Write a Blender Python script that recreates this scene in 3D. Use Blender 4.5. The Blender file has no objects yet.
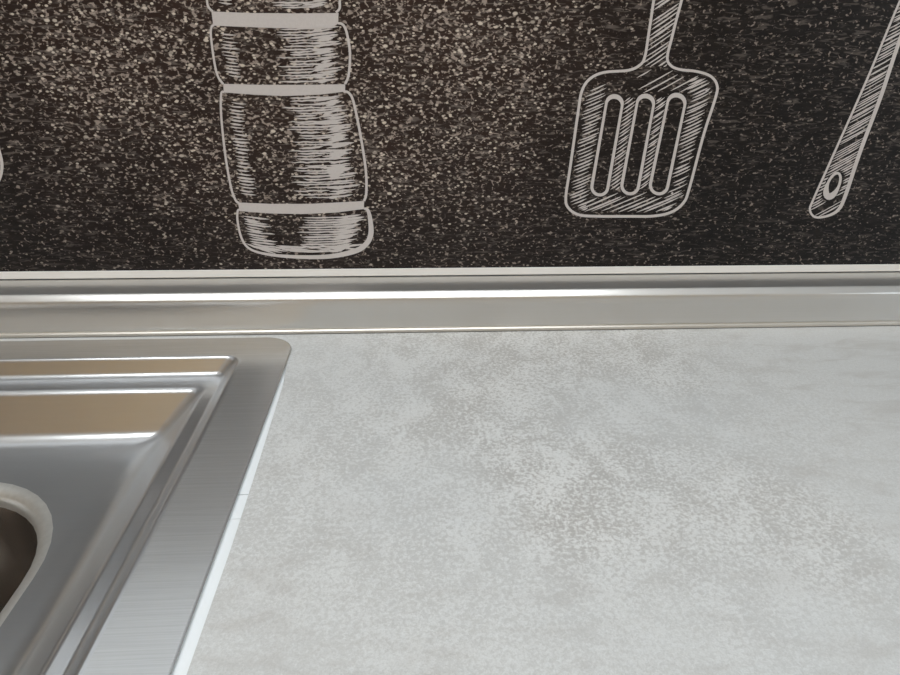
import bpy, bmesh, math, random
from mathutils import Vector, Matrix

sc = bpy.context.scene
Z0 = 0.90                       # worktop surface above the floor
# ------------------------------------------------------------------ camera
FPX = 590.0
PITCH, YAW, ROLL = math.atan(317.5 / FPX), math.radians(3.45), math.radians(0.8)
CAM = Vector((0, 0, Z0 + 0.25))
_f = Vector((math.sin(YAW) * math.cos(PITCH), math.cos(YAW) * math.cos(PITCH), -math.sin(PITCH)))
_r0 = Vector((math.cos(YAW), -math.sin(YAW), 0)); _u0 = _r0.cross(_f)
_r = math.cos(ROLL) * _r0 + math.sin(ROLL) * _u0
_u = -math.sin(ROLL) * _r0 + math.cos(ROLL) * _u0
cd = bpy.data.cameras.new('camera'); cam = bpy.data.objects.new('camera', cd)
sc.collection.objects.link(cam); sc.camera = cam
cam.matrix_world = Matrix(((_r.x, _u.x, -_f.x, CAM.x), (_r.y, _u.y, -_f.y, CAM.y),
                           (_r.z, _u.z, -_f.z, CAM.z), (0, 0, 0, 1)))
cd.sensor_width = 36; cd.lens = 36 * FPX / 900; cd.clip_start = 0.005

# ------------------------------------------------------------------ world, lights, exposure
w = bpy.data.worlds.new('world'); sc.world = w; w.use_nodes = True
w.node_tree.nodes['Background'].inputs[0].default_value = (0.75, 0.87, 1.0, 1)
w.node_tree.nodes['Background'].inputs[1].default_value = 1.0
def area(name, loc, target, sx, sy, power, col):
    l = bpy.data.lights.new(name, 'AREA'); l.shape = 'RECTANGLE'; l.size = sx; l.size_y = sy
    l.energy = power; l.color = col
    o = bpy.data.objects.new(name, l); sc.collection.objects.link(o); o.location = loc
    o.rotation_euler = (Vector(target) - Vector(loc)).to_track_quat('-Z', 'Y').to_euler()
    return o
area('window_daylight', (1.88, -0.65, Z0 + 0.65), (0, -0.5, Z0 + 0.5), 0.85, 1.05, 14, (0.80, 0.91, 1.0))
area('ceiling_panel_light', (-0.25, -0.30, Z0 + 1.575), (-0.25, -0.30, 0), 1.8, 0.7, 35, (0.885, 0.955, 1.0))
sc.view_settings.view_transform = 'Standard'; sc.view_settings.look = 'None'
sc.view_settings.gamma = 1; sc.view_settings.use_curve_mapping = False
sc.view_settings.exposure = -0.95

# ------------------------------------------------------------------ helpers
def link(o, parent=None):
    sc.collection.objects.link(o)
    if parent: o.parent = parent
    return o
def obj(name, verts, faces, mat, parent=None, smooth=False):
    me = bpy.data.meshes.new(name); me.from_pydata([tuple(v) for v in verts], [], faces); me.update()
    if mat: me.materials.append(mat)
    if smooth:
        for p in me.polygons: p.use_smooth = True
    return link(bpy.data.objects.new(name, me), parent)
def tag(o, label=None, cat=None, group=None, kind=None):
    for k, v in (('label', label), ('category', cat), ('group', group), ('kind', kind)):
        if v: o[k] = v
    return o
def empty(name, loc=(0, 0, 0)):
    o = bpy.data.objects.new(name, None); o.location = loc; o.empty_display_size = .05
    return link(o)
def box_data(x0, x1, y0, y1, z0, z1):
    v = [(x, y, z) for x in (x0, x1) for y in (y0, y1) for z in (z0, z1)]
    return v, [(0, 1, 3, 2), (4, 6, 7, 5), (0, 4, 5, 1), (2, 3, 7, 6), (0, 2, 6, 4), (1, 5, 7, 3)]
def box(name, x0, x1, y0, y1, z0, z1, mat, parent=None, bevel=0):
    o = obj(name, *box_data(x0, x1, y0, y1, z0, z1), mat, parent)
    if bevel:
        m = o.modifiers.new('bevel', 'BEVEL'); m.width = bevel; m.segments = 2
    return o
def boxes(name, bl, mat, parent=None):
    V, F = [], []
    for b in bl:
        v, f = box_data(*b); n = len(V); V += v; F += [tuple(i + n for i in q) for q in f]
    return obj(name, V, F, mat, parent)

class NT:
    """small node-tree helper"""
    def __init__(s, name):
        s.m = bpy.data.materials.new(name); s.m.use_nodes = True
        s.t = s.m.node_tree; s.b = s.t.nodes['Principled BSDF']
    def n(s, typ, **kw):
        nd = s.t.nodes.new(typ)
        for k, v in kw.items():
            if k.startswith('i_'):
                key = k[2:]; key = int(key) if key.isdigit() else key.replace('_', ' ')
                s.put(nd.inputs[key], v)
            else: setattr(nd, k, v)
        return nd
    def put(s, sock, v):
        if isinstance(v, bpy.types.NodeSocket): s.t.links.new(v, sock)
        else: sock.default_value = v
    def set(s, **kw):
        for k, v in kw.items(): s.put(s.b.inputs[k.replace('_', ' ')], v)
    def math(s, op, a, b=0.0, c=0.0, clamp=False):
        nd = s.n('ShaderNodeMath', operation=op, use_clamp=clamp)
        for i, v in enumerate((a, b, c)): s.put(nd.inputs[i], v)
        return nd.outputs[0]
    def mix(s, fac, a, b):
        nd = s.n('ShaderNodeMix', data_type='RGBA')
        s.put(nd.inputs[0], fac); s.put(nd.inputs[6], a); s.put(nd.inputs[7], b)
        return nd.outputs[2]
    def smooth(s, v, lo, hi, a=0.0, b=1.0):
        nd = s.n('ShaderNodeMapRange', interpolation_type='SMOOTHSTEP')
        for i, x in enumerate((v, lo, hi, a, b)): s.put(nd.inputs[i], x)
        return nd.outputs[0]
    def coords(s, scale=(1, 1, 1), loc=(0, 0, 0), rot=(0, 0, 0)):
        g = s.n('ShaderNodeNewGeometry')
        mp = s.n('ShaderNodeMapping'); s.put(mp.inputs[0], g.outputs['Position'])
        mp.inputs[1].default_value = loc; mp.inputs[2].default_value = rot; mp.inputs[3].default_value = scale
        return mp.outputs[0]
    def noise(s, vec, scale, detail=2, rough=.5, dist=0):
        nd = s.n('ShaderNodeTexNoise'); s.put(nd.inputs['Vector'], vec)
        for k, v in (('Scale', scale), ('Detail', detail), ('Roughness', rough), ('Distortion', dist)): s.put(nd.inputs[k], v)
        return nd.outputs['Fac']
    def bump(s, h, strength, dist):
        nd = s.n('ShaderNodeBump'); s.put(nd.inputs['Height'], h)
        nd.inputs['Strength'].default_value = strength; nd.inputs['Distance'].default_value = dist
        s.put(s.b.inputs['Normal'], nd.outputs[0])
def srgb(r, g, b):
    f = lambda c: (c / 255 / 12.92) if c / 255 <= .04045 else ((c / 255 + .055) / 1.055) ** 2.4
    return (f(r), f(g), f(b), 1)
def plain(name, col, rough=.6, metal=0.0, grain=0.03):
    k = NT(name); c = k.noise(k.coords(), 30, 3)
    k.set(Base_Color=k.mix(c, [x * (1 - grain) for x in col[:3]] + [1], [min(1, x * (1 + grain)) for x in col[:3]] + [1]), Roughness=rough, Metallic=metal)
    return k.m

# ------------------------------------------------------------------ materials
M = {}
def steel(name, col, rough, haze, mixf, scale, bump, var=.06):
    """brushed metal: a clear lobe plus a wide hazy one, streaked along the brushing"""
    k = NT(name)
    s = k.noise(k.coords(scale), 1.0, 3, .6)
    c = k.mix(s, [c * (1 - var) for c in col] + [1], [min(1, c * (1 + var)) for c in col] + [1])
    k.set(Base_Color=c, Metallic=1.0, Roughness=k.smooth(s, .2, .8, rough - .02, rough + .02))
    if bump: k.bump(s, bump, .0004)
    h = k.n('ShaderNodeBsdfPrincipled'); k.put(h.inputs['Base Color'], c); h.inputs['Metallic'].default_value = 1.0
    h.inputs['Roughness'].default_value = haze
    mx = k.n('ShaderNodeMixShader'); mx.inputs[0].default_value = mixf
    k.t.links.new(k.b.outputs[0], mx.inputs[1]); k.t.links.new(h.outputs[0], mx.inputs[2])
    k.t.links.new(mx.outputs[0], k.t.nodes['Material Output'].inputs[0])
    M[name] = k.m
steel('brushed_steel', (.70, .705, .70), .24, .6, .42, (18, 1600, 1600), 0, .17)
steel('satin_steel', (.76, .77, .78), .19, .5, .38, (25, 350, 350), .015, .03)
steel('shaded_bowl_steel', (.30, .265, .235), .22, .5, .2, (60, 60, 60), .02)  # same steel darkened: the deep bowl's shade and brown reflections put into its colour
steel('lip_steel', (.62, .61, .58), .4, .7, .5, (260, 260, 260), .08, .12)
steel('strip_aluminium', (.70, .69, .67), .22, .6, .5, (6, 900, 900), .015, .02)
M['trim_aluminium'] = plain('trim_aluminium', srgb(236, 234, 231), .4)
M['rubber'] = plain('rubber', srgb(60, 57, 54), .6)
M['lip_plastic'] = plain('lip_plastic', srgb(205, 200, 192), .35, .6)
M['white_strip'] = plain('white_strip', srgb(232, 236, 238), .45)
M['board_core'] = plain('board_core', srgb(120, 100, 78), .8)
M['wall_paint'] = plain('wall_paint', srgb(222, 229, 238), .8)
M['ceiling_paint'] = plain('ceiling_paint', srgb(240, 240, 238), .85)
M['frame_white'] = plain('frame_white', srgb(238, 238, 236), .4)
M['cabinet'] = plain('cabinet', srgb(205, 203, 198), .4)
M['dark_metal'] = plain('dark_metal', srgb(70, 70, 72), .35, 1)

def wood(name, a, b, rough):
    k = NT(name); v = k.coords((6, 6, .7)); s = k.noise(v, 3, 5, .6, .6)
    k.set(Base_Color=k.mix(s, a, b), Roughness=rough); M[name] = k.m
wood('oak', srgb(146, 105, 26), srgb(186, 143, 44), .5)
wood('floor_wood', srgb(96, 76, 54), srgb(134, 108, 80), .5)

def glass():
    k = NT('window_glass'); k.set(Base_Color=(1, 1, 1, 1), Roughness=0.0, Transmission_Weight=1.0, IOR=1.01); M['glass'] = k.m
glass()
def lamp_mat():
    k = NT('lamp_diffuser'); k.set(Base_Color=(.9, .9, .9, 1), Emission_Color=(1, .985, .96, 1), Emission_Strength=4.0); M['diffuser'] = k.m
lamp_mat()

def concrete():
    k = NT('concrete_laminate')
    g = k.n('ShaderNodeNewGeometry'); P = g.outputs['Position']
    big = k.noise(k.coords((1, .8, 1), (.13, .05, 0)), 7, 3, .5, .3)
    mid = k.noise(k.coords((1.2, .9, 1), (3.1, 1.7, 0)), 30, 4, .6, .8)
    fine = k.noise(k.coords((1, 1.1, 1), (7.7, 2.2, 0)), 400, 6, .7, .5)
    streak = k.noise(k.coords((.5, 1.6, 1), (2.7, 6.2, 0)), 42, 4, .6, .6)
    grain = k.noise(P, 1100, 3, .7)
    # a mottled patch of pale plaster flakes; smoother skin around it
    dist = k.n('ShaderNodeVectorMath', operation='DISTANCE'); k.put(dist.inputs[0], P); dist.inputs[1].default_value = (.05, .40, Z0)
    near = k.smooth(dist.outputs[1], .06, .33, 1, 0)
    patch = k.math('ADD', k.math('MULTIPLY', near, .75), k.smooth(big, .52, .75, 0, .4), clamp=True)
    thr = k.math('SUBTRACT', .70, k.math('MULTIPLY', mid, .42))
    flake = k.smooth(k.math('SUBTRACT', fine, thr), -.08, .10)
    flaky = k.mix(flake, srgb(172, 169, 165), srgb(219, 219, 217))
    skin = k.mix(k.smooth(fine, .3, .7), srgb(197, 197, 195), srgb(207, 208, 207))
    skin = k.mix(k.smooth(streak, .46, .70, 0, .8), skin, srgb(187, 185, 182))
    col = k.mix(patch, skin, flaky)
    chip = k.noise(k.coords((1.5, .7, 1), (.3, .8, 0), (0, 0, .35)), 95, 2, .5, .3)
    col = k.mix(k.math('MULTIPLY', k.smooth(chip, .63, .70), k.math('MULTIPLY', near, .6)), col, srgb(216, 217, 215))
    cool = k.smooth(k.noise(k.coords((1, 1, 1), (5, 9, 0)), 5, 2), .40, .7)
    col = k.mix(k.math('MULTIPLY', cool, .4), col, srgb(201, 204, 205))
    col = k.mix(k.smooth(grain, .35, .75, 0, .30), col, srgb(150, 149, 147))
    k.set(Base_Color=col, Roughness=k.smooth(fine, .3, .7, .42, .52)); k.put(k.b.inputs['Specular IOR Level'], .4)
    k.bump(fine, .16, .0006); M['concrete'] = k.m
concrete()

def chalk_print():
    k = NT('chalkboard_print')
    g = k.n('ShaderNodeNewGeometry'); sep = k.n('ShaderNodeSeparateXYZ', i_0=g.outputs['Position'])
    X, Zc = sep.outputs[0], sep.outputs[2]
    h = k.math('SUBTRACT', Zc, Z0)
    wob = k.noise(k.coords((1, 1, 1), (2, 0, 5)), 9, 3, .6)
    # how strong the specks and the brown ground are: most left of the middle, thinning to the right and to the lower edge
    d1 = k.smooth(k.math('ABSOLUTE', k.math('ADD', X, .085)), .08, .36, 1, 0.08)
    d2 = k.smooth(h, .02, .22, .30, 1)
    dens = k.math('MULTIPLY', k.math('MULTIPLY', d1, d2), k.smooth(wob, .25, .75, .6, 1.2))
    worm = k.noise(k.coords((.8, 1, 1.15), (0, 0, 0), (0, .35, 0)), 340, 2, .5, .6)
    b = k.noise(k.coords((.30, 1, 1.4), (4, 0, 2)), 310, 2, .5, .9)
    def dots(scale, off, rot, lo, hi):
        vo = k.n('ShaderNodeTexVoronoi', voronoi_dimensions='3D'); k.put(vo.inputs['Vector'], k.coords((.75, .01, 1.2), off, rot)); vo.inputs['Scale'].default_value = scale
        rv = k.n('ShaderNodeSeparateXYZ', i_0=vo.outputs['Color'])
        size = k.smooth(rv.outputs[1], 0, 1, .18, .48)
        return k.math('MULTIPLY', k.smooth(vo.outputs['Distance'], k.math('MULTIPLY', size, .62), size, 1, 0), k.smooth(k.math('SUBTRACT', rv.outputs[0], k.smooth(dens, 0, 1, lo, hi)), 0, .3))
    dot = k.math('MAXIMUM', dots(280, (1, 3, 2), (0, .4, 0), .86, .40), dots(230, (5, 1, 7), (0, -.5, 0), .92, .58))
    sa = k.smooth(k.math('SUBTRACT', worm, k.smooth(dens, 0, 1.0, .60, .525)), 0, .11)
    sb = k.smooth(k.math('SUBTRACT', b, k.smooth(wob, .3, .8, .56, .51)), 0, .16)
    ground = k.mix(k.math('MULTIPLY', dens, 1.0, clamp=True), srgb(20, 19, 20), srgb(52, 39, 35))
    veil = k.smooth(k.noise(k.coords((.3, 1, 1), (1, 1, 1)), 200, 3, .6), .35, .75)
    ground = k.mix(k.math('MULTIPLY', veil, .35), ground, srgb(54, 49, 47))
    col = k.mix(k.math('MULTIPLY', sb, k.math('MULTIPLY', k.smooth(h, .03, .2, .45, .75), k.smooth(dens, 0, .5, .62, 1))), ground, srgb(112, 104, 99))
    col = k.mix(k.math('MULTIPLY', sa, k.smooth(dens, 0, 1, .6, .85)), col, srgb(170, 157, 148))
    col = k.mix(k.math('MULTIPLY', dot, k.smooth(dens, 0, 1, .65, .95)), col, srgb(214, 203, 190))
    k.set(Base_Color=col, Roughness=.45); k.put(k.b.inputs['Specular IOR Level'], .2)
    M['chalk'] = k.m
chalk_print()
def chalk_line():
    k = NT('chalk_line'); c = k.noise(k.coords(), 700, 3, .7)
    k.set(Base_Color=k.mix(c, srgb(194, 188, 186), srgb(212, 206, 204)), Roughness=.5); M['chalk_line'] = k.m
chalk_line()

# ------------------------------------------------------------------ the setting
XL, XR, YB, YF_ = -2.3, 1.9, 0.53, -1.25
CEIL = Z0 + 1.6
tag(box('floor', XL - .1, XR + .1, YF_ - .1, YB + .1, -.1, 0, M['floor_wood']), kind='structure')
tag(box('ceiling', XL - .1, XR + .1, YF_ - .1, YB + .1, CEIL, CEIL + .1, M['ceiling_paint']), kind='structure')
tag(box('wall_back', XL - .1, XR + .1, YB, YB + .1, 0, CEIL, M['wall_paint']), kind='structure')
tag(box('wall_front', XL - .1, XR + .1, YF_ - .1, YF_, 0, CEIL, M['oak']), kind='structure')
tag(box('wall_left', XL - .1, XL, YF_, YB, 0, CEIL, M['oak']), kind='structure')
wy0, wy1, wz0, wz1 = -1.15, -.15, Z0 + .05, Z0 + 1.25
tag(boxes('wall_right', [(XR, XR + .1, YF_, wy0, 0, CEIL), (XR, XR + .1, wy1, YB, 0, CEIL),
                         (XR, XR + .1, wy0, wy1, 0, wz0), (XR, XR + .1, wy0, wy1, wz1, CEIL)], M['wall_paint']), kind='structure')
win = tag(boxes('window_1', [(XR + .02, XR + .08, wy0, wy1, wz0, wz0 + .06), (XR + .02, XR + .08, wy0, wy1, wz1 - .06, wz1),
                             (XR + .02, XR + .08, wy0, wy0 + .06, wz0, wz1), (XR + .02, XR + .08, wy1 - .06, wy1, wz0, wz1),
                             (XR + .02, XR + .08, -.68, -.62, wz0, wz1)], M['frame_white']), kind='structure')
box('pane', XR + .045, XR + .051, wy0 + .06, -.68, wz0 + .06, wz1 - .06, M['glass'], win)
box('pane', XR + .045, XR + .051, -.62, wy1 - .06, wz0 + .06, wz1 - .06, M['glass'], win)

lamp = tag(empty('ceiling_lamp', (-.25, -.3, CEIL)), 'flat white rectangular panel lamp on the ceiling', 'lamp')
def child(o, p):
    o.parent = p; o.matrix_parent_inverse = p.matrix_world.inverted() if False else Matrix.Translation(-p.location); return o
child(boxes('frame', [(-1.17, -1.15, -.67, .07, CEIL - .02, CEIL), (.65, .67, -.67, .07, CEIL - .02, CEIL),
                      (-1.15, .65, -.67, -.65, CEIL - .02, CEIL), (-1.15, .65, .05, .07, CEIL - .02, CEIL)], M['frame_white']), lamp)
child(box('diffuser', -1.15, .65, -.65, .05, CEIL - .012, CEIL - .004, M['diffuser']), lamp)

# ------------------------------------------------------------------ base cabinets under the worktop
WX0, WX1, WYF, WYB = -1.6, 1.7, -.135, .529
for cx0, cx1, lab in ((-1.58, -.8, 'light grey base cabinet left of the sink'), (-.78, -.04, 'light grey base cabinet under the sink'),
                      (-.02, .8, 'light grey base cabinet right of the sink'), (.82, 1.68, 'light grey base cabinet farthest right under the worktop')):
    c = tag(empty('base_cabinet', ((cx0 + cx1) / 2, .2, 0)), lab, 'cabinet')
    child(boxes('body', [(cx0, cx0 + .018, -.09, .5, .1, .858), (cx1 - .018, cx1, -.09, .5, .1, .858),
                         (cx0 + .018, cx1 - .018, -.09, .5, .1, .118), (cx0 + .018, cx1 - .018, .49, .5, .118, .858),
                         (cx0, cx1, -.04, -.02, 0, .1)], M['cabinet']), c)
    mid = (cx0 + cx1) / 2
    for a, b, hx in ((cx0 + .002, mid - .002, mid - .05), (mid + .002, cx1 - .002, mid + .05)):
        d = child(box('door', a, b, -.11, -.091, .104, .855, M['cabinet'], None, .002), c)
        hnd = boxes('handle', [(hx - .006, hx + .006, -.135, -.125, .62, .8), (hx - .005, hx + .005, -.126, -.11, .63, .64), (hx - .005, hx + .005, -.126, -.11, .78, .79)], M['dark_metal'])
        hnd.parent = d

# ------------------------------------------------------------------ worktop with the sink cut-out
CUT = [(-.1120, .438), (-.1095, .424), (-.1070, .409), (-.1054, .396), (-.1048, .37), (-.1036, .32), (-.1026, .28), (-.1018, .2295), (-.1021, .16), (-.1025, .05), (-.1030, .015)]
CX0, CY0 = -.672, .015
def worktop():
    bm = bmesh.new()
    top = Z0; bot = Z0 - .038
    outer = [(WX0, WYF), (WX0, WYB), (WX1, WYB), (WX1, WYF)]
    hole = [(CX0, CY0), (CX0, .448), (-.13, .448), (-.1165, .445)] + CUT
    for z in (top, bot):
        vo = [bm.verts.new((x, y, z)) for x, y in outer]; vi = [bm.verts.new((x, y, z)) for x, y in hole]
        es = [bm.edges.new((vo[i], vo[(i + 1) % 4])) for i in range(4)] + [bm.edges.new((vi[i], vi[(i + 1) % len(vi)])) for i in range(len(vi))]
        bmesh.ops.triangle_fill(bm, use_beauty=True, edges=es)
        if z == top: to, ti = vo, vi
        else:
            for A, B in ((to, vo), (ti, vi)):
                for i in range(len(A)):
                    j = (i + 1) % len(A); bm.faces.new((A[i], A[j], B[j], B[i]))
    bmesh.ops.recalc_face_normals(bm, faces=bm.faces)
    me = bpy.data.meshes.new('worktop'); bm.to_mesh(me); bm.free(); me.materials.append(M['concrete'])
    return link(bpy.data.objects.new('worktop', me))
tag(worktop(), 'grey concrete-look laminate kitchen worktop with mottled surface', 'worktop')

# white sealing strip that shows between the sink rim and the cut edge
seal = tag(empty('sealing_strip', (-.105, .2, Z0 - .004)), 'narrow white sealing strip showing beside the steel sink edge', 'strip')
def cutx(y):
    for (xa, ya), (xb, yb) in zip(CUT, CUT[1:]):
        if yb <= y <= ya: return xa + (xb - xa) * (ya - y) / (ya - yb)
    return CUT[-1][0]
for ya, yb in ((.4235, .2716), (.2710, .2520), (.2517, .016)):
    n = max(2, int((ya - yb) / .012)); V, F = [], []
    zt, zb = Z0 - .0007, Z0 - .0035
    for i in range(n + 1):
        y = ya + (yb - ya) * i / n; r = cutx(y) - .0003; l = r - .0092
        V += [(l, y, zb), (l, y, zt), (r, y, zt), (r, y, zb)]
        if i:
            a = 4 * (i - 1); b = 4 * i
            F += [(a + j, a + (j + 1) % 4, b + (j + 1) % 4, b + j) for j in range(4)]
    F += [(3, 2, 1, 0), tuple(4 * n + j for j in range(4))]
    child(obj('strip_piece', V, F, M['white_strip']), seal)

# ------------------------------------------------------------------ stainless steel sink
SX1, SX0, SY1, SY0 = -.1082, -.688, .4665, .002
sink = tag(empty('kitchen_sink', (-.4, .235, Z0 - .2)), 'brushed stainless steel inset sink with stepped rim and rounded bowl', 'sink')
NC, NS = 10, 14
def ring(x0, x1, y0, y1, r, z):
    pts = []
    for cx, cy, a0, ex, ey in ((x1 - r, y1 - r, 0, 0, 0), (x0 + r, y1 - r, 90, 0, 0), (x0 + r, y0 + r, 180, 0, 0), (x1 - r, y0 + r, 270, 0, 0)):
        for i in range(NC + 1):
            t = math.radians(a0 + 90 * i / NC); pts.append((cx + r * math.cos(t), cy + r * math.sin(t)))
    # straight runs get extra points so that rings bridge evenly
    out = []; n = len(pts)
    for i, p in enumerate(pts):
        out.append(p)
        if i % (NC + 1) == NC:
            q = pts[(i + 1) % n]
            out += [(p[0] + (q[0] - p[0]) * j / NS, p[1] + (q[1] - p[1]) * j / NS) for j in range(1, NS)]
    return [(x, y, Z0 + z) for x, y in out]
def rings_mesh(name, rings, mat, cap=False):
    V, F = [], []; n = len(rings[0])
    for rg in rings: V += rg
    for k in range(len(rings) - 1):
        for i in range(n):
            j = (i + 1) % n; F.append((k * n + i, (k + 1) * n + i, (k + 1) * n + j, k * n + j))
    if cap: F.append(tuple(range((len(rings) - 1) * n, len(rings) * n)))
    F = [tuple(reversed(f)) for f in F]
    o = obj(name, V, F, mat, None, True)
    bm = bmesh.new(); bm.from_mesh(o.data); bmesh.ops.recalc_face_normals(bm, faces=bm.faces)
    if sum(f.normal.z * f.calc_area() for f in bm.faces) < 0: bmesh.ops.reverse_faces(bm, faces=bm.faces)
    bm.to_mesh(o.data); bm.free()
    return child(o, sink)
def fillet(ctrl, seg=7):
    """ctrl: (side inset, rear inset, height, corner radius, fillet length) -> rounded list"""
    out = []
    for i, c in enumerate(ctrl):
        P = Vector(c[:4] if len(c) > 3 else c); f = c[4]
        if i in (0, len(ctrl) - 1) or f == 0: out.append(P); continue
        A = Vector(ctrl[i - 1][:4]); B = Vector(ctrl[i + 1][:4])
        da = (A - P); db = (B - P)
        a = P + da * min(.48, f / max(da.xyz.length, 1e-6)); b = P + db * min(.6, (c[5] if len(c) > 5 else f) / max(db.xyz.length, 1e-6))
        for j in range(seg + 1):
            t = j / seg; out.append(a * (1 - t) ** 2 + P * 2 * t * (1 - t) + b * t * t)
    return out
def inset_ring(P):
    s, rr, z, rad = P
    return ring(SX0 + s, SX1 - s, SY0 + rr, SY1 - rr, rad, z)
flange_c = [(.0030, .0030, .0001, .0225, 0), (.0005, .0005, .0005, .0245, .0004), (0, 0, .0012, .025, .0005), (.0012, .0012, .0021, .024, .0007), (.037, .0315, .0021, .011, 0)]
tray_c = [(.037, .0315, .0021, .011, 0), (.0402, .0340, .0021, .011, .0035), (.0520, .0412, -.0112, .010, .0045),
          (.0640, .0605, -.0118, .010, .0055), (.0985, .0800, -.0462, .008, .0100, .020), (.131, .122, -.0500, .03, 0)]
rings_mesh('flange', [inset_ring(P) for P in fillet(flange_c, 4)], M['brushed_steel'])
BX0, BX1, BY0, BY1, BR = -.575, -.2345, .075, .3465, .088
def bowl_ring(g, z): return ring(BX0 + g, BX1 - g, BY0 + g, BY1 - g, max(.012, BR - g), z)
rings_mesh('tray', [inset_ring(P) for P in fillet(tray_c, 8)[:-1]] + [bowl_ring(0, -.0500)], M['satin_steel'])
lip = [bowl_ring(0, -.0500)] + [bowl_ring(.0115 * math.sin(t), -.0500 - .012 * (1 - math.cos(t))) for t in [math.radians(90 * i / 8) for i in range(1, 9)]]
rings_mesh('bowl_lip', lip, M['lip_steel'])
bw = [bowl_ring(.0115, -.0620), bowl_ring(.0130, -.08), bowl_ring(.016, -.16)] + \
     [bowl_ring(.016 + .03 * (1 - math.cos(t)), -.16 - .03 * math.sin(t)) for t in [math.radians(90 * i / 6) for i in range(1, 7)]] + [bowl_ring(.1, -.192)]
rings_mesh('bowl', bw, M['shaded_bowl_steel'], True)
def disc(name, cx, cy, prof, mat):
    V, F = [], []; n = 32
    for r, z in prof: V += [(cx + r * math.cos(2 * math.pi * i / n), cy + r * math.sin(2 * math.pi * i / n), Z0 + z) for i in range(n)]
    for k in range(len(prof) - 1):
        for i in range(n): j = (i + 1) % n; F.append((k * n + i, k * n + j, (k + 1) * n + j, (k + 1) * n + i))
    F.append(tuple((len(prof) - 1) * n + i for i in range(n)))
    return child(obj(name, V, F, mat, None, False), sink)
disc('drain', (BX0 + BX1) / 2, (BY0 + BY1) / 2, [(.045, -.1915), (.043, -.1895), (.036, -.1895), (.033, -.1912), (.012, -.1912), (.011, -.187), (.008, -.186)], M['lip_steel'])

# ------------------------------------------------------------------ upstand profile between worktop and wall
YU = .4753
def extrude(name, prof, x0, x1, mat, parent=None, smooth=False, nx=1):
    n = len(prof); V = []; F = []
    for k in range(nx + 1):
        x = x0 + (x1 - x0) * k / nx; V += [(x, y, Z0 + z) for y, z in prof]
    for k in range(nx):
        for i in range(n): j = (i + 1) % n; F.append((k * n + i, k * n + j, (k + 1) * n + j, (k + 1) * n + i))
    F += [tuple(range(n - 1, -1, -1)), tuple(nx * n + i for i in range(n))]
    o = obj(name, V, F, mat, parent)
    bm = bmesh.new(); bm.from_mesh(o.data); bmesh.ops.recalc_face_normals(bm, faces=bm.faces); bm.to_mesh(o.data); bm.free()
    if smooth:
        for p in o.data.polygons: p.use_smooth = abs(p.normal.x) < .5
        e = o.modifiers.new('split', 'EDGE_SPLIT'); e.split_angle = math.radians(35)
    return o
up = tag(empty('upstand_profile', (0, YU, Z0)), 'brushed aluminium upstand strip along the back of the worktop', 'profile')
R_ = .0056
prof = [(YU + .0005, .0046), (YU, .0054)] + [(YU, .006 + (.0327 - .006) * i / 4) for i in range(5)] + \
       [(YU + .0002, .0332), (YU + .0007, .0339), (YU + .0013, .0346), (YU + .0032, .0366), (YU + .0047, .0381), (YU + .0054, .0385), (YU + .0062, .0386)] + \
       [(.5135, .0386), (.5135, .0046)]
child(extrude('face_strip', prof, WX0, WX1, M['strip_aluminium'], None, True), up)
lipp = [(YU - .0016, .0006), (YU - .0022, .0016), (YU - .0020, .0032), (YU - .0010, .0043), (YU + .0006, .0046), (YU + .004, .0046), (YU + .004, .0006)]
child(extrude('bottom_lip', lipp, WX0, WX1, M['lip_plastic'], None, True), up)
child(extrude('rubber_seal', [(YU - .0012, 0.0), (YU - .0012, .0007), (YU + .01, .0007), (YU + .01, 0.0)], WX0, WX1, M['rubber']), up)

# ------------------------------------------------------------------ printed backsplash
YP = .5150
PB, PT = .0462, .36
splash = tag(empty('backsplash', (0, YP, Z0 + PB)), 'dark chalkboard backsplash panel printed with white kitchen utensils', 'backsplash')
child(box('panel', WX0, WX1, YP, YP + .012, Z0 + .0395, Z0 + PT, M['chalk']), splash)
child(extrude('edge_trim', [(YP - .0014, .0394), (YP - .0016, .0398), (YP - .0016, .0459), (YP - .0014, .0463), (YP - .0002, .0463), (YP - .0002, .0394)], WX0, WX1, M['trim_aluminium'], None), splash)

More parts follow.
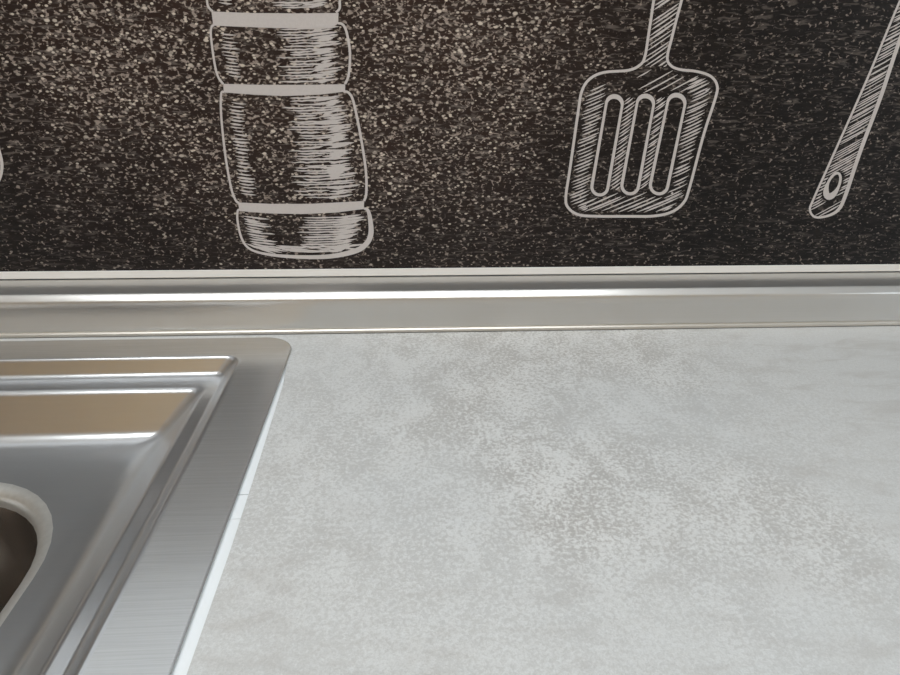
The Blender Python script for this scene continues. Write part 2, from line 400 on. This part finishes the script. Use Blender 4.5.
# drawings: measured on the photograph, laid onto the panel's real plane
def wallpt(x, y):
    a, b = (x - 450) / FPX, (y - 337.5) / FPX
    d = a * _r - b * _u + _f
    t = YP / d.y
    return (CAM.x + t * d.x, CAM.z + t * d.z)
class Drawing:
    def __init__(s): s.V, s.F, s.k = [], [], 0
    def layer(s):
        s.k += 1; return YP - .00008 - .000012 * (s.k % 14)
    def poly(s, pts):
        y = s.layer(); n = len(s.V)
        for p in pts:
            X, Z = wallpt(*p); s.V.append((X, y, Z))
        s.F.append(tuple(range(n, n + len(pts))))
    def line(s, pts, w, closed=False, widths=None):
        y = s.layer(); n0 = len(s.V); m = len(pts)
        for i, p in enumerate(pts):
            a = pts[(i - 1) % m] if (closed or i > 0) else p
            b = pts[(i + 1) % m] if (closed or i < m - 1) else p
            dx, dy = b[0] - a[0], b[1] - a[1]; L = math.hypot(dx, dy) or 1
            ww = (widths[i] if widths else w) / 2
            ox, oy = -dy / L * ww, dx / L * ww
            for q in ((p[0] + ox, p[1] + oy), (p[0] - ox, p[1] - oy)):
                X, Z = wallpt(*q); s.V.append((X, y, Z))
        for i in range(m if closed else m - 1):
            j = (i + 1) % m; s.F.append((n0 + 2 * i, n0 + 2 * j, n0 + 2 * j + 1, n0 + 2 * i + 1))
    def build(s, name, label):
        o = obj(name, s.V, s.F, M['chalk_line'])
        bm = bmesh.new(); bm.from_mesh(o.data)
        bad = [f for f in bm.faces if f.normal.y > 0]
        if bad: bmesh.ops.reverse_faces(bm, faces=bad)
        bmesh.ops.triangulate(bm, faces=[f for f in bm.faces if len(f.verts) > 4])
        bm.to_mesh(o.data); bm.free()
        tag(o, label); return child(o, splash)
def spline(pts, closed=False, n=6):
    out = []; m = len(pts)
    rng = range(m if closed else m - 1)
    for i in rng:
        g = (lambda k: pts[k % m]) if closed else (lambda k: pts[max(0, min(m - 1, k))])
        p0, p1, p2, p3 = g(i - 1), g(i), g(i + 1), g(i + 2)
        for j in range(n):
            t = j / n
            out.append(tuple(.5 * (2 * b + (c - a) * t + (2 * a - 5 * b + 4 * c - d) * t * t + (3 * b - a - 3 * c + d) * t ** 3)
                             for a, b, c, d in zip(p0, p1, p2, p3)))
    if not closed: out.append(pts[-1])
    return out
def lerp_edge(pts, y):
    for (xa, ya), (xb, yb) in zip(pts, pts[1:]):
        if min(ya, yb) <= y <= max(ya, yb) and ya != yb: return xa + (xb - xa) * (y - ya) / (yb - ya)
    return pts[0][0] if abs(y - pts[0][1]) < abs(y - pts[-1][1]) else pts[-1][0]
rnd = random.Random(7)
def stroke(D, x0, y0, x1, y1, w, bow=0, wob=.35):
    n = max(3, int(math.hypot(x1 - x0, y1 - y0) / 4)); P, W = [], []
    for i in range(n + 1):
        t = i / n
        P.append((x0 + (x1 - x0) * t, y0 + (y1 - y0) * t + bow * 4 * t * (1 - t) + rnd.uniform(-wob, wob) * .5))
        W.append(max(.25, w * (1 - (2 * t - 1) ** 4) * rnd.uniform(.75, 1.2) + .15))
    D.line(P, w, False, W)

# -- pepper mill
D = Drawing()
def mill_section(L, Rr, ytop, ybot, wl=2.2, left=(10, 26), core=(.50, .96), dens=2.9, bow=1.2):
    D.line(spline(L), wl); D.line(spline(Rr), wl + .3)
    y = ytop + 2
    while y < ybot - 2:                                   # long hatch on the lit side, running together near its middle
        xl, xr = lerp_edge(L, y), lerp_edge(Rr, y); w = xr - xl
        a = xl + w * (core[0] + rnd.uniform(-.05, .07)); b = xl + w * rnd.uniform(.70, .82)
        stroke(D, a, y + rnd.uniform(-.4, .4), b, y - rnd.uniform(0, 1.6), rnd.uniform(1.0, 1.8), bow * .4, .8)
        a2 = xl + w * rnd.uniform(.66, .76); b2 = xl + w * rnd.uniform(.88, core[1])
        stroke(D, a2, y + .3, b2, y - rnd.uniform(1.5, 4), rnd.uniform(1.3, 2.3), .3, .7)
        if rnd.random() < .6:
            a3 = xl + w * rnd.uniform(.72, .8); stroke(D, a3, y + 1.2, a3 + w * rnd.uniform(.07, .14), y - 1.2, rnd.uniform(1.6, 2.8), .2)
        y += dens * rnd.uniform(.8, 1.2)
    y = ytop + 7
    while y < ybot - 5:                                   # short hatch near the dark side
        xl = lerp_edge(L, y)
        stroke(D, xl + left[0] + rnd.uniform(-2, 2), y - .6, xl + left[1] + rnd.uniform(-3, 2), y + 1.2, rnd.uniform(1.0, 1.9), .4)
        y += 3.5 * rnd.uniform(.85, 1.15)
def band(T, B): D.poly(T + B[::-1])
L1 = [(213, -62), (207, -40), (205.5, -15), (206.9, 0), (208.5, 7), (213, 11.6)]
R1 = [(333, -62), (340, -40), (341.5, -15), (339.8, 0), (339.6, 8.3), (336, 12.4)]
mill_section(L1, R1, -58, 10)
band([(211.5, 11.4), (250, 13), (300, 13.4), (338.6, 13)], [(213.4, 25.6), (240, 26.8), (275, 28), (310, 28.4), (333, 27.3), (338.2, 23.5)])
L2 = [(214, 25.2), (211.6, 27), (211, 36), (214.4, 62), (218, 76.4), (223.3, 84)]
R2 = [(338, 23), (343.3, 25), (347, 33.8), (350, 53.3), (348.7, 74.7), (345, 84)]
mill_section(L2, R2, 27, 84)
band([(223.3, 83.8), (260, 84.8), (310, 84.8), (345.2, 84.2)], [(223.8, 92.4), (255, 94.8), (285, 96), (320, 94.6), (345.2, 91.6)])
L3 = [(224, 92), (221.2, 94), (221.3, 116.6), (225.5, 156), (231, 187), (235.4, 199.7), (239, 203)]
R3 = [(344, 91.4), (349, 93), (353.7, 102.5), (360.7, 136.3), (365.8, 170), (366.3, 192.7), (364, 201)]
mill_section(L3, R3, 96, 202, 2.2, (9, 24))
band([(238, 202.4), (270, 203.8), (310, 203.8), (364.2, 201)], [(239.6, 211), (270, 213.4), (303, 214), (335, 212.6), (363.8, 209)])
O4 = [(240, 209.4), (237.8, 211), (237.6, 220.8), (241.5, 237.7), (249.4, 248.5), (266.3, 254), (294.5, 256.7), (328.3, 256.5), (355, 251), (366.5, 243.5), (371, 233), (370, 218), (367.7, 210), (364, 208.4)]
S4 = spline(O4, False, 6); nS = len(S4)
D.line(S4, 2.4, False, [2.2 + 3.0 * max(0, min(1, (i / nS - .35) * 4)) * max(0, min(1, (.97 - i / nS) * 5)) for i in range(nS)])
for i in range(13):
    t = i / 12; y = 216 + 30 * t
    stroke(D, 243 + 8 * t + rnd.uniform(-1, 2), y, 262 + 12 * t + rnd.uniform(-5, 8), y + 3.2, rnd.uniform(1, 1.9), .4)
for i in range(15):
    t = i / 14; y = 217 + 34 * t
    a = 308 - 14 * t + rnd.uniform(-8, 10)
    stroke(D, a, y + .5, 345 - 8 * t + rnd.uniform(-6, 4), y - .5, rnd.uniform(1, 1.8), .6)
    stroke(D, 336 - 8 * t + rnd.uniform(-6, 4), y + .6, 366 - 16 * t * t + rnd.uniform(-8, 0), y - 2.6, rnd.uniform(1.6, 2.7), .4)
for i in range(16):
    x = 254 + 90 * i / 15; stroke(D, x - 8, 250 - 3 * abs(i - 8) / 8 + rnd.uniform(-5, 2), x + 22, 252 - 5 * max(0, i - 8) / 8 + rnd.uniform(-5, 2), rnd.uniform(1.2, 2.4), .3)
# top of the mill, above the frame
D.line(spline([(213, -62), (217, -80), (232, -100), (258, -112), (290, -112), (315, -100), (328, -80), (333, -62)]), 2.4)
band([(212, -66), (250, -64), (300, -64), (334, -66)], [(214, -58), (250, -55), (300, -55), (333, -58)])
D.line(spline([(272, -112), (260, -124), (258, -138), (268, -150), (282, -150), (290, -138), (287, -124), (277, -112)], True), 2.4)
D.build('pepper_mill_print', 'white hatched drawing of a pepper mill')

# -- slotted spatula
D = Drawing()
outl = [(666, -95), (662, -60), (653.7, 0), (648.4, 35.5), (645, 56), (640.5, 64.5), (628.8, 70.2), (604, 72.4), (589.8, 78.9), (582, 90.6), (578.4, 110), (570.2, 167), (565.8, 197), (568.4, 207.9), (579, 214.8), (596.9, 216.2), (630, 216.3), (653.7, 216), (671.5, 212), (683.5, 202.6), (689.3, 188.3), (703.5, 135), (715.4, 98), (717, 85.3), (710.6, 76.2), (696.4, 71.4), (680.4, 69.6), (671, 65.7), (667.2, 57.5), (671.5, 39), (676.8, 17.8), (681.6, 0), (697, -60), (705, -95)]
sp = spline(outl, False, 5)
D.line(sp, 2.7)
D.line(spline([(666, -95), (670, -114), (687, -122), (702, -114), (705, -95)]), 2.7)
slots = [((615.6, 96.5), (598.4, 194.8), 8.0), ((646.8, 96), (628.6, 193.6), 8.3), ((678, 95.2), (657.2, 193.6), 8.7)]
def capsule(a, b, hw):
    dx, dy = b[0] - a[0], b[1] - a[1]; L = math.hypot(dx, dy); ux, uy = dx / L, dy / L; nx, ny = -uy, ux
    A = (a[0] + ux * hw, a[1] + uy * hw); B = (b[0] - ux * hw, b[1] - uy * hw); P, W = [], []
    for c, s in ((A, -1), (B, 1)):
        for i in range(13):
            t = math.pi * i / 12
            k = math.cos(t) * -s; q = math.sin(t) * s
            P.append((c[0] + nx * hw * k + ux * hw * q, c[1] + ny * hw * k + uy * hw * q))
            W.append(2.6 + (2.2 * math.sin(t) if s < 0 else .5))
    return P, W
def inside_slot(x, y, m=1.5):
    for a, b, hw in slots:
        if a[1] - 2 <= y <= b[1] + 2:
            t = (y - a[1]) / (b[1] - a[1])
            if abs(x - (a[0] + (b[0] - a[0]) * t)) < hw + m: return True
    return False
for a, b, hw in slots:
    P, W = capsule(a, b, hw); D.line(P, 3, True, W)
def inpoly(x, y, P):
    c = False
    for i in range(len(P)):
        (xa, ya), (xb, yb) = P[i - 1], P[i]
        if (ya > y) != (yb > y) and x < (xb - xa) * (y - ya) / (yb - ya) + xa: c = not c
    return c
def hatch(D, inside, x0, x1, y0, y1, slope, gap, wmin, wmax, keep=.85, trim=2):
    """parallel slanted strokes clipped to a region"""
    c = y0
    while c < y1 + (x1 - x0) * slope:
        run = []; sl = slope * rnd.uniform(.97, 1.03)
        for i in range(int((x1 - x0) / .8)):
            x = x0 + .8 * i; y = c - sl * (x - x0)
            if inside(x, y): run.append((x, y))
            else:
                if len(run) > 5 and rnd.random() < keep:
                    k0 = rnd.randint(0, trim); k1 = rnd.randint(0, trim); r = run[k0:len(run) - k1]
                    if len(r) > 3: stroke(D, r[0][0], r[0][1], r[-1][0], r[-1][1], rnd.uniform(wmin, wmax), .3, .2)
                run = []
        c += gap * rnd.uniform(.85, 1.15)
blade = [p for p in sp if p[1] > 66]
def shrink(P, m):
    cx = sum(p[0] for p in P) / len(P); cy = sum(p[1] for p in P) / len(P)
    return [(cx + (x - cx) * m, cy + (y - cy) * m) for x, y in P]
bl = shrink(blade, .95)
def left_c(y): return slots[0][0][0] + (slots[0][1][0] - slots[0][0][0]) * (y - 96) / 98
def right_c(y): return slots[2][0][0] + (slots[2][1][0] - slots[2][0][0]) * (y - 95) / 98
hatch(D, lambda x, y: inpoly(x, y, bl) and y > 84 and x < left_c(y) - 7 and not inside_slot(x, y), 560, 640, 90, 196, .42, 3.4, 1.0, 1.5, .97, 5)
hatch(D, lambda x, y: inpoly(x, y, bl) and left_c(y) < x < right_c(y) and 97 < y < 190 and not inside_slot(x, y), 600, 680, 98, 190, .72, 3.5, .9, 1.4, 1, 0)
hatch(D, lambda x, y: inpoly(x, y, bl) and right_c(y) + 7 < x < right_c(y) + 38 + 5 * math.sin(y * 1.7) and 76 < y < 200 and not inside_slot(x, y), 640, 720, 78, 200, .46, 3.4, 1.0, 1.6, .97, 6)
hatch(D, lambda x, y: inpoly(x, y, bl) and y > 192 and not inside_slot(x, y), 566, 690, 196, 214, .42, 3.6, 1.0, 1.6, 1, 4)
hatch(D, lambda x, y: inpoly(x, y, shrink(blade, .97)) and y < 94 and x > 632 and not inside_slot(x, y), 632, 720, 70, 94, .55, 6.0, 1.0, 1.7, .95, 8)
shaft = [p for p in sp if p[1] <= 68]
hatch(D, lambda x, y: inpoly(x, y, shaft), 640, 716, -100, 72, .68, 4.6, .9, 2.0, .95, 2)
D.build('spatula_print', 'white hatched drawing of a slotted spatula')

# -- utensil handle at the right edge
D = Drawing()
hl = [(954, -120), (930, -66), (898.7, 3.6), (866.7, 80), (831, 160), (813.5, 199), (809.9, 209.8), (815, 217), (827, 216), (838.2, 209.8), (845.3, 195.6), (859.6, 153), (880.9, 96), (900, 39), (936, -60), (962, -120)]
hs = spline(hl, False, 6); nH = len(hs)
D.line(hs, 2.6, False, [2.2 + 1.6 * max(0, min(1, (i / nH - .5) * 6)) for i in range(nH)])
def ell(cx, cy, a, b, ang, n=28):
    return [(cx + a * math.cos(t) * math.cos(ang) - b * math.sin(t) * math.sin(ang), cy + a * math.cos(t) * math.sin(ang) + b * math.sin(t) * math.cos(ang)) for t in [2 * math.pi * i / n for i in range(n)]]
hole_o = ell(833, 186, 15.5, 7.2, math.radians(-66)); 
ctr = ell(833.2, 184.8, 12.6, 5.6, math.radians(-66))
D.line(ctr, 4, True, [2.6 + 4.2 * max(0, math.cos(math.pi + 2 * math.pi * i / 28)) for i in range(28)])
hp = shrink(hs, 1.0)
hatch(D, lambda x, y: inpoly(x, y, hp) and not inpoly(x, y, hole_o) , 806, 972, -120, 218, .56, 2.7, .7, 1.3, .95, 2)
D.build('utensil_handle_print', 'white hatched drawing of a utensil handle with a hanging hole')

# -- utensil at the left edge
D = Drawing()
D.line(spline([(-34, -120), (-28, -60), (-20, 40), (-10, 110), (-2, 146), (2, 165), (-1, 180), (-9, 188), (-21, 186), (-30, 174), (-36, 146), (-44, 40), (-51, -60), (-57, -120)]), 3.2)
lh = spline([(-34, -120), (-28, -60), (-20, 40), (-10, 110), (-2, 146), (2, 165), (-1, 180), (-9, 188), (-21, 186), (-30, 174), (-36, 146), (-44, 40), (-51, -60), (-57, -120)])
hatch(D, lambda x, y: inpoly(x, y, lh), -60, 4, -120, 186, .5, 4, .9, 1.8, .9, 2)
D.build('utensil_print', 'white drawing of a utensil cut by the picture edge')
